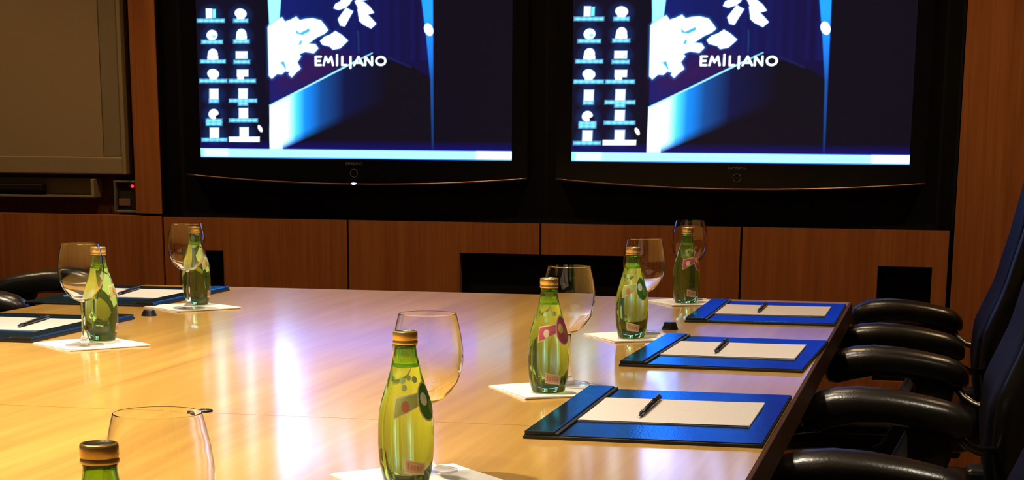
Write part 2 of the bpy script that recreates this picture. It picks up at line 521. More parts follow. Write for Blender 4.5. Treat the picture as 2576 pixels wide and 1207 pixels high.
    blossom = q([(60, 380), (180, 300), (255, 248), (300, 310), (390, 280), (465, 240), (515, 290), (600, 270), (700, 260), (820, 290), (870, 350), (920, 420), (870, 465), (770, 510), (700, 560), (620, 620), (740, 630), (775, 680), (720, 740), (600, 720), (540, 740), (500, 760), (525, 800), (470, 880), (520, 970), (460, 1020), (400, 1085), (365, 1050), (385, 1010), (300, 1000), (250, 1045), (180, 1040), (110, 1105), (75, 1070)])
    halo = poly(blossom, 9)
    put(np.clip(halo * 1.2, 0, 1) * 0.55, np.array((0.02, 0.30, 0.95)))
    put(poly(blossom, 3.2), W)
    small = q([(820, 575), (880, 520), (960, 490), (1035, 440), (1120, 490), (1210, 570), (1150, 630), (1100, 675), (1000, 692), (960, 650), (850, 622)])
    put(poly(small, 6) * 0.5, np.array((0.02, 0.30, 0.95)))
    put(poly(small, 2), W)
    for pl in ([(1015, 105), (1040, 50), (1100, 20), (1250, 10), (1240, 45), (1180, 95), (1080, 128)],
               [(1190, 105), (1285, 155), (1225, 260), (1170, 362), (1108, 348), (1078, 262)],
               [(1320, 10), (1440, 20), (1530, 95), (1585, 170), (1500, 195), (1400, 170)],
               [(1360, 120), (1480, 185), (1560, 265), (1618, 330), (1550, 390), (1440, 335), (1385, 285)],
               [(1100, -90), (1230, -160), (1300, -60), (1260, 10), (1120, 5)], [(1330, -140), (1470, -120), (1500, -20), (1340, 10)]):
        put(poly(q(pl), 5) * 0.45, np.array((0.02, 0.30, 0.95)))
        put(poly(q(pl), 1.8), W)
    for pl in (q([(450, 390), (520, 450), (660, 380), (680, 440), (560, 500), (460, 480)]), q([(520, 560), (570, 560), (540, 640), (480, 640)]), q([(210, 880), (290, 850), (330, 960), (310, 1010), (270, 940)])):
        put(poly(pl, 3), np.array((0.06, 0.55, 1.6)))
    put(stroke(q([(1360, 440), (1370, 560), (1370, 740)]), 3, 2) * 0.4, lin((40, 90, 160)))
    # lettering
    L = np.array((1.9, 2.6, 2.5))
    T, B, wd = 140, 161, 4.3
    for st in ([(801, T), (801, B), (814, B)], [(801, T), (814, T)], [(801, 150.5), (812, 150.5)],
               [(821, B), (826, T), (833, 154), (840, T), (845, B)],
               [(855, T + 2), (855, B)], [(855, 136), (855, 138)],
               [(868, T), (868, B), (879, B)],
               [(889, T), (889, B + 7)],
               [(898, B), (909, T), (920, B)], [(903, 155), (915, 155)],
               [(926, B), (926, T), (943, B), (943, T)]):
        put(stroke(st, wd), L)
    th = [2 * PI * i / 20 for i in range(21)]
    put(stroke([(965 + 11.5 * math.cos(a), 150.5 + 10 * math.sin(a)) for a in th], wd), L)
    # desktop icons with their captions
    ic = np.array((2.4, 2.7, 2.9)); lb = np.array((0.30, 1.15, 2.0))
    put(ell(575, 200, 90, 230, 0, 40) * 0.35, lin((24, 22, 64)))
    kinds = [(532, 33, 'bars', 70), (535, 86, 'ring', 54), (537, 135, 'dome', 64), (538, 184, 'blob', 70), (540, 235, 'doc', 24), (540, 285, 'pac', 40), (541, 334, 'page', 64),
             (609, 33, 'blob', 36), (611, 85, 'dome', 40), (612, 136, 'wide', 40), (613, 184, 'flag', 68), (615, 234, 'doc', 70), (616, 284, 'doc', 72), (618, 333, 'doc', 78)]
    for i, (x, y, kd, wl) in enumerate(kinds):
        halo = ell(x, y + 4, 24, 22, 0, 10)
        put(halo * 0.25, np.array((0.01, 0.10, 0.45)))
        if kd == 'bars':
            put(rect(x - 12, x + 2, y - 12, y + 10, 2), ic); put(rect(x + 5, x + 12, y - 11, y + 9, 2), np.array((0.3, 1.8, 2.2)))
        elif kd == 'ring':
            put(ell(x, y, 13, 12, 0, 2), ic); put(ell(x + 5, y + 3, 6, 5, 0, 2) * 0.9, np.array((0.05, 1.3, 0.8)))
        elif kd == 'dome':
            put(ell(x, y - 1, 12, 13, 0, 2), ic); put(rect(x - 13, x + 13, y + 4, y + 11, 2), ic); put(ell(x + 1, y + 3, 4, 3, 0, 2) * 0.8, np.array((0.05, 0.9, 1.6)))
        elif kd == 'blob':
            put(ell(x, y - 1, 14, 11, 0.2, 2), ic); put(rect(x - 8, x + 8, y, y + 12, 2.5), ic)
        elif kd == 'pac':
            put(ell(x - 1, y, 12, 12, 0, 2), ic); put(poly([(x + 2, y + 4), (x + 16, y - 2), (x + 16, y + 14), (x + 6, y + 14)], 2), lin((17, 13, 50)))
        elif kd == 'wide':
            put(rect(x - 14, x + 13, y - 8, y + 7, 3), ic); put(ell(x + 9, y + 3, 5, 4, 0, 2) * 0.8, np.array((0.1, 1.3, 0.8)))
        elif kd == 'flag':
            put(rect(x - 12, x + 14, y - 10, y + 4, 3), ic); put(rect(x - 11, x + 3, y, y + 12, 2.5), ic)
        else:
            put(rect(x - 9.5, x + 9.5, y - 12, y + 10, 4), ic)
        yl = y + 16.5
        if i == 13:
            put(rect(x - 39, x + 39, yl - 6, yl + 6, 1.5), np.array((2.0, 2.3, 2.8)))
        else:
            rows = 2 if (kd == 'pac' or (kd == 'doc' and i == 11)) else 1
            for rr in range(rows):
                w_ = wl if not (rr == 1 and i == 11) else 24
                mk = rect(x - w_ / 2, x + w_ / 2, yl - 3.5 + rr * 8, yl + 4 + rr * 8, 2.6)
                wob = 0.86 + 0.14 * np.sin(X * 0.45 + i * 2.1)
                put(mk * wob, lb)
    put(ell(659, 322, 4, 8, -0.5, 1.6), ic)
    # task bar
    bar = soft(V - 0.048, 0.0035)
    bar = np.clip(0.5 - (V - 0.048) / 0.006, 0, 1)
    base = np.array((0.55, 1.5, 9.0))
    put(np.clip(0.5 - (V - 0.075) / 0.05, 0, 1) * 0.6, np.array((0.010, 0.006, 0.22)))
    put(bar, base)
    put(bar * np.clip(0.5 - (U - 0.092) / 0.008, 0, 1), np.array((0.9, 2.8, 2.6)))
    put(bar * np.clip(0.5 - (U - 0.01) / 0.012, 0, 1) * 0.8, np.array((0.15, 1.5, 0.7)))
    put(bar * np.clip((U - 0.885) / 0.01, 0, 1), np.array((1.2, 2.8, 4.5)))
    put(bar * (np.abs(V - 0.026) < 0.004) * (U > 0.1) * (U < 0.87) * 0.35, np.array((0.42, 1.0, 1.0)))
    put(np.clip(0.5 - (V - 0.006) / 0.006, 0, 1), np.array((0.05, 0.35, 1.4)))
    # the right part of the desktop
    return np.clip(img, 0, 12)

def screen_mesh():
    art = screen_art()
    sw, sh = 1.024, 0.576
    us = np.linspace(-sw / 2, sw / 2, NU + 1); vs_ = np.linspace(0, sh, NV + 1)
    co = np.zeros((NV + 1, NU + 1, 3)); co[..., 0] = us[None, :]; co[..., 2] = vs_[:, None]
    idx = np.arange((NU + 1) * (NV + 1)).reshape(NV + 1, NU + 1)
    f = np.stack([idx[:-1, :-1], idx[:-1, 1:], idx[1:, 1:], idx[1:, :-1]], -1).reshape(-1, 4)
    me = bpy.data.meshes.new('screen')
    me.vertices.add(co.size // 3); me.vertices.foreach_set('co', co.ravel())
    me.loops.add(f.size); me.loops.foreach_set('vertex_index', f.ravel().astype(np.int32))
    me.polygons.add(len(f)); me.polygons.foreach_set('loop_start', np.arange(0, f.size, 4, dtype=np.int32))
    me.update(calc_edges=True)
    at = me.color_attributes.new('picture', 'FLOAT_COLOR', 'POINT')
    c4 = np.ones((art.shape[0] * art.shape[1], 4), np.float32); c4[:, :3] = art.reshape(-1, 3)
    at.data.foreach_set('color', c4.ravel())
    m, nt, p = mat('lit_display')
    p.inputs['Base Color'].default_value = (0.004, 0.004, 0.005, 1)
    p.inputs['Roughness'].default_value = 0.25
    p.inputs['Specular IOR Level'].default_value = 0.3
    an = nt.nodes.new('ShaderNodeAttribute'); an.attribute_name = 'picture'
    nt.links.new(an.outputs['Color'], p.inputs['Emission Color'])
    p.inputs['Emission Strength'].default_value = 1.0
    m.cycles.emission_sampling = 'NONE'      # half a million tiny faces: found by the reflection rays instead
    me.materials.append(m)
    return me
SCREEN = screen_mesh()

def text_mesh(txt, size):
    cu = bpy.data.curves.new('lettering', 'FONT')
    cu.body = txt; cu.size = size; cu.align_x = 'CENTER'; cu.extrude = 0.0003
    o = bpy.data.objects.new('lettering_tmp', cu)
    COL.objects.link(o)
    dg = bpy.context.evaluated_depsgraph_get()
    me = bpy.data.meshes.new_from_object(o.evaluated_get(dg))
    bpy.data.objects.remove(o)
    me.materials.clear(); me.materials.append(MT['lettering'])
    return me
LOGO = text_mesh('SAMSUNG', 0.0125)

def television(cx, label, led):
    t = thing('television', (cx, YW, Z(0.20)), label, 'television', 'wall screens')
    wd = 1.122
    # body: rounded lower edge that bows down in the middle, closed top above the frame
    n = 28
    bot = [(-wd / 2 + wd * i / n, 0.034 - 0.024 * (1 - (2 * i / n - 1) ** 2)) for i in range(n + 1)]
    top = 0.716
    bm = bmesh.new()
    fr = [bm.verts.new((x, 0.0, z)) for x, z in bot] + [bm.verts.new((wd / 2, 0.0, top)), bm.verts.new((-wd / 2, 0.0, top))]
    bk = [bm.verts.new((v.co.x, 0.05, v.co.z)) for v in fr]
    bm.faces.new(fr); bm.faces.new(bk[::-1])
    for i in range(len(fr)):
        j = (i + 1) % len(fr)
        bm.faces.new([fr[j], fr[i], bk[i], bk[j]])
    bmesh.ops.recalc_face_normals(bm, faces=bm.faces)
    mesh_obj('bezel', bm, 'bezel', t)
    bm = bmesh.new()
    tube(bm, [(x, -0.002, z - 0.001) for x, z in bot], 0.0032, 8)
    mesh_obj('lower_trim', bm, 'trim', t, True)
    so = bpy.data.objects.new('screen', SCREEN); COL.objects.link(so); so.parent = t
    so.location = (0, -0.0015, 0.087)
    lo = bpy.data.objects.new('logo', LOGO); COL.objects.link(lo); lo.parent = t
    lo.location = (0, -0.0012, 0.0685); lo.rotation_euler = (PI / 2, 0, 0)
    bm = bmesh.new()
    tube(bm, [(0.012 * math.cos(a), -0.001, 0.043 + 0.012 * math.sin(a)) for a in [2 * PI * k / 24 for k in range(25)]], 0.0009, 6)
    mesh_obj('power_button', bm, 'lettering', t, True)
    if led:
        bm = bmesh.new()
        bmesh.ops.create_uvsphere(bm, u_segments=16, v_segments=8, radius=1.0)
        for v in bm.verts: v.co = Vector((v.co.x * 0.011, v.co.y * 0.003 - 0.003, v.co.z * 0.004 + 0.0105))
        mesh_obj('power_led', bm, 'blue_led', t, True)
    else:
        bm = bmesh.new()
        bmesh.ops.create_uvsphere(bm, u_segments=16, v_segments=8, radius=1.0)
        for v in bm.verts: v.co = Vector((v.co.x * 0.010, v.co.y * 0.002 - 0.003, v.co.z * 0.003 + 0.0105))
        mesh_obj('power_led', bm, 'plastic', t, True)
    return t
television(-1.836, 'flat wall television with a glowing blue power light below its picture', True)
television(-0.6235, 'flat wall television without a power light, nearest the dark chairs', False)

# ------------------------------------------------------------------ board and small wall fittings
bd = thing('whiteboard', (-3.25, YW + 0.045, Z(0.229)), 'beige framed whiteboard hanging in the wall recess', 'whiteboard')
bx0, bx1, bh = -3.88 + 3.25, -2.618 + 3.25, 0.98
boxo('frame', 'board_frame', bd, bx1 - 0.014, bx1, -0.02, 0.035, 0, bh, 0.003)
boxo('frame', 'board_frame', bd, bx0, bx0 + 0.014, -0.02, 0.035, 0, bh, 0.003)
boxo('frame', 'board_frame', bd, bx0 + 0.014, bx1 - 0.014, -0.02, 0.035, bh - 0.014, bh, 0.003)
boxo('lower_rail', 'board_frame', bd, bx0 + 0.014, bx1 - 0.014, -0.016, 0.035, 0.0, 0.056, 0.004)
boxo('side_rail', 'tray', bd, bx1 - 0.082, bx1 - 0.014, -0.006, 0.03, 0.056, bh - 0.014, 0.002)
boxo('writing_surface', 'board', bd, bx0 + 0.014, bx1 - 0.082, -0.010, 0.03, 0.056, bh - 0.014, 0.001)
tr = thing('pen_tray', (-3.2, YW + 0.05, Z(0.154)), 'beige ledge box below the whiteboard', 'tray')
tx1 = -2.731 + 3.2
boxo('tray_back', 'tray', tr, -0.6, tx1, 0.025, 0.034, 0, 0.062, 0.001)
boxo('tray_floor', 'tray', tr, -0.6, tx1 - 0.012, -0.03, 0.025, 0, 0.007, 0.001)
boxo('end_cap', 'board_frame', tr, tx1 - 0.012, tx1, -0.032, 0.025, 0, 0.060, 0.002)
er = thing('board_eraser', (-3.02, YW + 0.045, Z(0.161)), 'black board eraser lying in the whiteboard ledge', 'eraser')
boxo('handle', 'plastic', er, -0.1, 0.1, -0.02, 0.02, 0.012, 0.034, 0.004)
boxo('felt', 'gap', er, -0.098, 0.098, -0.019, 0.019, 0.0, 0.012, 0.002)
cp = thing('wall_control', (-2.628, YW + 0.085, Z(0.106)), 'small grey wall control with a red indicator light', 'control panel')
boxo('frame', 'steel', cp, -0.045, -0.037, -0.045, 0, 0, 0.104, 0.002)
boxo('frame', 'steel', cp, 0.037, 0.045, -0.045, 0, 0, 0.104, 0.002)
boxo('frame', 'steel', cp, -0.037, 0.037, -0.045, 0, 0.097, 0.104, 0.002)
boxo('frame', 'steel', cp, -0.037, 0.037, -0.045, 0, 0, 0.008, 0.002)
boxo('faceplate', 'darkpanel', cp, -0.037, 0.037, -0.03, -0.001, 0.008, 0.097)
boxo('button_key', 'brownkey', cp, -0.032, 0.008, -0.036, -0.03, 0.022, 0.046, 0.002)
bm = bmesh.new(); bmesh.ops.create_uvsphere(bm, u_segments=12, v_segments=8, radius=0.0055)
for v in bm.verts: v.co += Vector((0.018, -0.036, 0.086))
mesh_obj('indicator', bm, 'red_led', cp, True)

# ------------------------------------------------------------------ chairs
def smoothstep(t): return t * t * (3 - 2 * t)
def interp(z, tab):
    for (a, va), (b, vb) in zip(tab, tab[1:]):
        if z <= b: return va + (vb - va) * max(0, (z - a)) / (b - a)
    return tab[-1][1]

def make_chair(loc, rz, label, lift=0.0):
    """faces +x"""
    t = thing('conference_chair', loc, label, 'chair', 'high-backed armchairs at the table', rz)
    L = lift
    # seat cushion
    rings = []
    for (z, s) in ((0.395, 0.90), (0.402, 0.955), (0.42, 1.0), (0.452, 1.0), (0.470, 0.97), (0.480, 0.90), (0.484, 0.75), (0.486, 0.4)):
        rings.append([(x * s + (0.0), y * s, z + L - 0.025 * smoothstep(min(1, max(0, (x * s - 0.12) / 0.16)))) for x, y in sring(40, 0.262, 0.262, 5)])
    seat = mesh_obj('seat', loft(bmesh.new(), rings), 'leather', t, True)
    pip = [(x * 1.004, y * 1.004, 0.436 + L - 0.025 * smoothstep(min(1, max(0, (x - 0.12) / 0.16)))) for x, y in sring(40, 0.262, 0.262, 5)]
    mesh_obj('piping', tube(bmesh.new(), pip + [pip[0]], 0.004, 6), 'leather', seat, True)
    # backrest
    prof = [(z_, x_ + 0.012) for z_, x_ in [(0.42, -0.235), (0.50, -0.222), (0.586, -0.212), (0.666, -0.217), (0.72, -0.240), (0.767, -0.260), (0.826, -0.275), (0.885, -0.291), (0.954, -0.305), (1.03, -0.321), (1.12, -0.342), (1.22, -0.368)]]
    wtab = [(0.42, 0.20), (0.50, 0.235), (0.66, 0.255), (0.9, 0.262), (1.05, 0.25), (1.17, 0.215), (1.22, 0.17)]
    ttab = [(0.42, 0.02), (0.47, 0.034), (0.7, 0.040), (1.1, 0.036), (1.19, 0.028), (1.22, 0.016)]
    rings = []
    for i in range(34):
        z = 0.42 + 0.80 * i / 33
        xf = interp(z, prof); wv = interp(z, wtab); th = interp(z, ttab)
        rings.append([(xf - th + a - 0.035 * (1 - (b / wv) ** 2) * 0.6, b, z + L) for a, b in sring(32, th, wv, 4)])
    back = mesh_obj('backrest', loft(bmesh.new(), rings), 'fabric', t, True)
    # leather side bolsters of the back
    for s in (-1, 1):
        pts = [(interp(z, prof) - 0.052, s * (interp(z, wtab) - 0.004), z + L) for z in [0.45 + 0.74 * k / 20 for k in range(21)]]
        mesh_obj('side_bolster', tube(bmesh.new(), pts, 0.03, 10, [0.018 + 0.016 * math.sin(PI * k / 20) for k in range(21)]), 'leather', back, True)
    # arms: thick padded, drooping at the front, with a curved post at the rear
    for s in (-1, 1):
        y = s * 0.33
        tab = [(0.096, 0.650, 0.010, 0.014), (0.093, 0.650, 0.021, 0.025), (0.085, 0.652, 0.030, 0.035), (0.068, 0.656, 0.036, 0.042), (0.04, 0.664, 0.036, 0.045),
               (0.0, 0.670, 0.033, 0.046), (-0.05, 0.669, 0.031, 0.045), (-0.10, 0.662, 0.031, 0.042), (-0.145, 0.653, 0.031, 0.039), (-0.17, 0.646, 0.028, 0.034), (-0.186, 0.640, 0.020, 0.025), (-0.192, 0.637, 0.010, 0.014)]
        rings = [[(x, y + a, z + 0.003 + b + L) for a, b in sring(24, hw, hh * 0.93, 2.6)] for x, z, hh, hw in tab]
        arm = mesh_obj('armrest', loft(bmesh.new(), rings), 'leather', t, True)
        pts = [(-0.115, y, 0.655), (-0.125, y, 0.625), (-0.122, y, 0.585), (-0.105, y * 0.985, 0.53), (-0.08, y * 0.95, 0.47), (-0.05, y * 0.88, 0.42), (0.0, y * 0.6, 0.392)]
        rr = []
        for k, p_ in enumerate(pts):
            wv = [0.05, 0.042, 0.036, 0.036, 0.04, 0.04, 0.03][k]
            rr.append([(p_[0] + a, p_[1] + b, p_[2] + L) for a, b in sring(16, wv, 0.02, 3)])
        mesh_obj('arm_post', loft(bmesh.new(), rr), 'plastic', arm, True)
        pts = [(-0.165, y * 0.97, 0.628), (-0.185, y * 0.93, 0.606), (-0.205, y * 0.88, 0.595), (-0.24, y * 0.75, 0.59)]
        mesh_obj('arm_bracket', tube(bmesh.new(), [(a, b, c + L) for a, b, c in pts], 0.008, 8), 'chrome', arm, True)
    # mechanism, column and star base
    bm = bmesh.new(); box(bm, -0.2, 0.12, -0.1, 0.1, 0.36 + L, 0.398 + L, 0.01)
    mesh_obj('mechanism', bm, 'plastic', t)
    bm = bmesh.new(); box(bm, -0.275, -0.19, -0.04, 0.04, 0.37 + L, 0.52 + L, 0.01)
    mesh_obj('back_support', bm, 'plastic', t)
    bm = bmesh.new(); cylinder(bm, (0, 0, 0.10), (0, 0, 0.37 + L), 0.028)
    mesh_obj('gas_column', bm, 'chrome', t, True)
    for k in range(5):
        a = 2 * PI * k / 5 + 0.3
        d = Vector((math.cos(a), math.sin(a), 0))
        bm = bmesh.new()
        tube(bm, [Vector((0, 0, 0.115)), d * 0.15 + Vector((0, 0, 0.105)), d * 0.31 + Vector((0, 0, 0.075))], 0.02, 10, [0.03, 0.024, 0.016])
        leg = mesh_obj('base_leg', bm, 'plastic', t, True)
        bm = bmesh.new()
        side = Vector((-d.y, d.x, 0))
        c = d * 0.31 + Vector((0, 0, 0.028))
        cylinder(bm, c - side * 0.02, c + side * 0.02, 0.028, 16)
        mesh_obj('caster', bm, 'plastic', leg, True)
    return t

X0 = -0.130
chA = make_chair((X0, 4.74, 0), PI, 'black leather armchair at the far table corner, farthest of the right-hand row')
copy_thing(chA, (X0 + 0.005, 3.60, 0), PI, 'black leather armchair in the middle of the right-hand row')
copy_thing(chA, (X0 + 0.0, 2.27, 0), PI, 'black leather armchair nearest the camera, cut off at the lower right')
make_chair((-2.16, 4.30, 0), math.radians(10), 'black leather armchair on the left beside the far table end', 0.06)

# ------------------------------------------------------------------ desk pads, writing paper, pens
def make_pad(loc, rz, leather, label, group):
    """header bar on the local -x end; near side is -y"""
    t = thing('desk_pad', loc, label, 'desk pad', group, rz)
    boxo('base_board', 'stitch', t, -0.153, 0.153, -0.231, 0.231, 0.0, 0.0045, 0.001)
    boxo('leather_top', leather, t, -0.1515, 0.1515, -0.2295, 0.2295, 0.0045, 0.006, 0.0006)
    boxo('header_bar', leather, t, -0.1515, -0.112, -0.2295, 0.2295, 0.006, 0.0105, 0.0015)
    boxo('header_shadow_strip', 'stitch', t, -0.1118, -0.106, -0.2295, 0.2295, 0.006, 0.0088, 0.001)  # black strip standing in for the raised bar's shadow
    return t
def make_paper(loc, rz, label, group):
    t = thing('writing_paper', loc, label, 'paper', group, rz)
    boxo('sheet_stack', 'paper', t, -0.1175, 0.1175, -0.1115, 0.1115, 0.0, 0.0012, 0.0003)
    bm = bmesh.new()
    vs = []
    nx, ny = 16, 8
    for j in range(ny + 1):
        for i in range(nx + 1):
            x = -0.1175 + 0.235 * i / nx; y = -0.1115 + 0.223 * j / ny
            vs.append(bm.verts.new((x, y, 0.0015 + 0.0007 * (i / nx) ** 6 + 0.0006 * abs(2 * j / ny - 1) ** 5)))
    for j in range(ny):
        for i in range(nx):
            k = j * (nx + 1) + i
            bm.faces.new([vs[k], vs[k + 1], vs[k + nx + 2], vs[k + nx + 1]])
    mesh_obj('top_sheet', bm, 'paper', t, True)
    return t
def make_pen(loc, rz, label, group):
    """lies along local y"""
    t = thing('pen', loc, label, 'pen', group, rz)
    r = 0.0038
    bm = bmesh.new(); tube(bm, [(0, -0.07, r), (0, 0.015, r), (0, 0.02, r)], r, 14, [r * 0.9, r, r])
    mesh_obj('barrel', bm, 'pen', t, True)
    bm = bmesh.new(); tube(bm, [(0, 0.02, r), (0, 0.021, r), (0, 0.088, r), (0, 0.093, r)], r, 14, [r, r * 1.1, r * 1.1, r * 0.7])
    cap = mesh_obj('cap', bm, 'pen', t, True)
    bm = bmesh.new(); tube(bm, [(0, -0.094, r), (0, -0.085, r), (0, -0.07, r)], r, 14, [0.0008, 0.0022, r * 0.9])
    mesh_obj('tip', bm, 'plastic', t, True)
    bm = bmesh.new(); box(bm, -0.0015, 0.0015, 0.04, 0.09, 2 * r + 0.0004, 2 * r + 0.0018)
    mesh_obj('clip', bm, 'pen', cap)
    return t

padR = [(-0.358, 2.588, 0.0), (-0.358, 3.368, -0.03), (-0.358, 4.150, 0.0)]
names = ['nearest the camera', 'in the middle', 'at the far right']
for i, (x, y, rz) in enumerate(padR):
    l1 = 'dark leather desk pad with blue screen sheen, ' + names[i]
    l2 = 'cream writing paper on the blue-lit pad ' + names[i]
    l3 = 'black pen lying on the blue-lit pad ' + names[i]
    if i == 0:
        p0 = make_pad((x, y, ZT), rz, 'pad_r', l1, 'blue desk pads on the right')
        s0 = make_paper((x + 0.0055, y + 0.008, ZT + 0.006), rz, l2, 'writing paper')
        e0 = make_pen((x - 0.028, y + 0.024, ZT + 0.0080), rz, l3, 'pens')
    else:
        copy_thing(p0, (x, y, ZT), rz, l1)
        copy_thing(s0, (x + 0.007, y + 0.008, ZT + 0.006), rz * 0.6, l2)
        copy_thing(e0, (x - 0.018, y + 0.028, ZT + 0.0080), 0, l3)
for i, (x, y, rz) in enumerate([(-1.762, 3.435, 0.0), (-1.83, 4.155, 0.0)]):
    nm = 'beside the closer bottle on the left' if i == 0 else 'by the far left corner of the table'
    if i == 0:
        q0 = make_pad((x, y, ZT), PI, 'pad_r', 'dark leather desk pad ' + nm, 'dark desk pads on the left')
    else:
        copy_thing(q0, (x, y, ZT), PI, 'dark leather desk pad ' + nm)
    copy_thing(s0, (x - 0.006, y + 0.014, ZT + 0.006), PI, 'cream writing paper on the dark pad ' + nm)
    copy_thing(e0, (x + 0.028 if i == 0 else x - 0.02, y + 0.03, ZT + 0.0080), 0.14, 'black pen lying on the dark pad ' + nm)

# ------------------------------------------------------------------ napkins, wine glasses, bottles
def make_napkin(loc, rz, label):
    t = thing('paper_napkin', loc, label, 'napkin', 'white paper napkins', rz)
    hs = 0.077
    for k, (dx, dy, z0) in enumerate(((0, 0, 0.0), (0.002, -0.0015, 0.0012))):
        bm = bmesh.new()
        n = 10
        top, bot = [], []
        for j in range(n + 1):
            for i in range(n + 1):
                x, y = (2 * i / n - 1), (2 * j / n - 1)
                e = max(abs(x), abs(y))
                z = z0 + 0.0011 + 0.0014 * k * max(0, e - 0.75) * 4 * (0.5 + 0.5 * math.sin(3 * x + 2 * y))
                top.append(bm.verts.new((x * hs + dx, y * hs + dy, z)))
                bot.append(bm.verts.new((x * hs + dx, y * hs + dy, z0)))
        for j in range(n):
            for i in range(n):
                q = j * (n + 1) + i
                bm.faces.new([top[q], top[q + 1], top[q + n + 2], top[q + n + 1]])
                bm.faces.new([bot[q], bot[q + n + 1], bot[q + n + 2], bot[q + 1]])
        bd_ = [i for i in range(n)] + [n + j * (n + 1) for j in range(n)] + [n * (n + 1) + n - i for i in range(n)] + [(n - j) * (n + 1) for j in range(n)]
        for a, b in zip(bd_, bd_[1:] + bd_[:1]):
            bm.faces.new([bot[a], bot[b], top[b], top[a]])
        mesh_obj('ply', bm, 'napkin', t)
    return t

BOWL_OUT = [(0.0045, 0.078), (0.010, 0.0795), (0.018, 0.084), (0.027, 0.0925), (0.034, 0.103), (0.0385, 0.115), (0.0405, 0.127), (0.0402, 0.140), (0.0382, 0.155), (0.0350, 0.170), (0.0325, 0.1795)]
def make_glass(loc, label):
    t = thing('wine_glass', loc, label, 'wine glass', 'wine glasses')
    th = 0.0008
    inner = [(max(r - th, 0.0), z + (0.0022 if r < 0.03 else 0.0004)) for r, z in BOWL_OUT[1:]]
    inner = [(0.0, 0.0812), (0.005, 0.0814)] + inner
    prof = BOWL_OUT + [(0.0322, 0.1802), (0.0318, 0.1801)] + inner[::-1][1:]
    bm = lathe(bmesh.new(), BOWL_OUT, 48)
    lathe(bm, [BOWL_OUT[-1], (0.0317, 0.1799)], 48)
    lathe(bm, [(0.0317, 0.1799)] + inner[::-1][1:], 48)
    mesh_obj('bowl', bm, 'glass', t, True)
    stem = [(0.0105, 0.0062), (0.0065, 0.0105), (0.0045, 0.018), (0.0038, 0.03), (0.0036, 0.05), (0.0038, 0.068), (0.0045, 0.078)]
    mesh_obj('stem', lathe(bmesh.new(), stem, 24), 'glass', t, True)
    foot = [(0.0, 0.0004), (0.0335, 0.0004), (0.0345, 0.0012), (0.0335, 0.0024), (0.022, 0.0040), (0.0105, 0.0062)]
    bm = lathe(bmesh.new(), foot[:2], 40)
    lathe(bm, foot[1:], 40)
    mesh_obj('foot', bm, 'foot_glass', t, True)
    return t

BP = [(0.0, 0.0035), (0.016, 0.0025), (0.0215, 0.0003), (0.0238, 0.0012), (0.0252, 0.004), (0.0272, 0.011), (0.0290, 0.021), (0.0302, 0.033), (0.0309, 0.047), (0.0308, 0.062),
      (0.0302, 0.072), (0.0291, 0.082), (0.0271, 0.092), (0.0243, 0.101), (0.0212, 0.111), (0.0186, 0.119), (0.0164, 0.127), (0.0146, 0.135), (0.0132, 0.142), (0.0122, 0.1485), (0.0118, 0.152), (0.0125, 0.154), (0.0125, 0.157), (0.0112, 0.158), (0.0108, 0.166)]
def brad(z):
    for (r0_, z0_), (r1_, z1_) in zip(BP[2:], BP[3:]):
        if z <= z1_: return r0_ + (r1_ - r0_) * (z - z0_) / (z1_ - z0_ + 1e-9)
    return BP[-1][0]
def patch(parent, name, m, a0, a1, zlo, zhi, off, n=18, nz=6):
    """label stuck to the glass between angles a0..a1 (degrees, 0 faces -y, + to the right)"""
    bm = bmesh.new()
    g = []
    for i in range(n + 1):
        f = i / n
        a = math.radians(a0 + (a1 - a0) * f)
        lo, hi = zlo(f), zhi(f)
        colm = []
        for j in range(nz + 1):
            z = lo + (hi - lo) * j / nz
            r = brad(z) + off
            colm.append(bm.verts.new((r * math.sin(a), -r * math.cos(a), z)))
        g.append(colm)
    for i in range(n):
        for j in range(nz):
            bm.faces.new([g[i][j], g[i + 1][j], g[i + 1][j + 1], g[i][j + 1]])
    return mesh_obj(name, bm, m, parent, True)
def oval(cz, h): return (lambda f: cz - h * math.sqrt(max(0.0, 1 - (2 * f - 1) ** 2)) - 1e-5, lambda f: cz + h * math.sqrt(max(0.0, 1 - (2 * f - 1) ** 2)) + 1e-5)

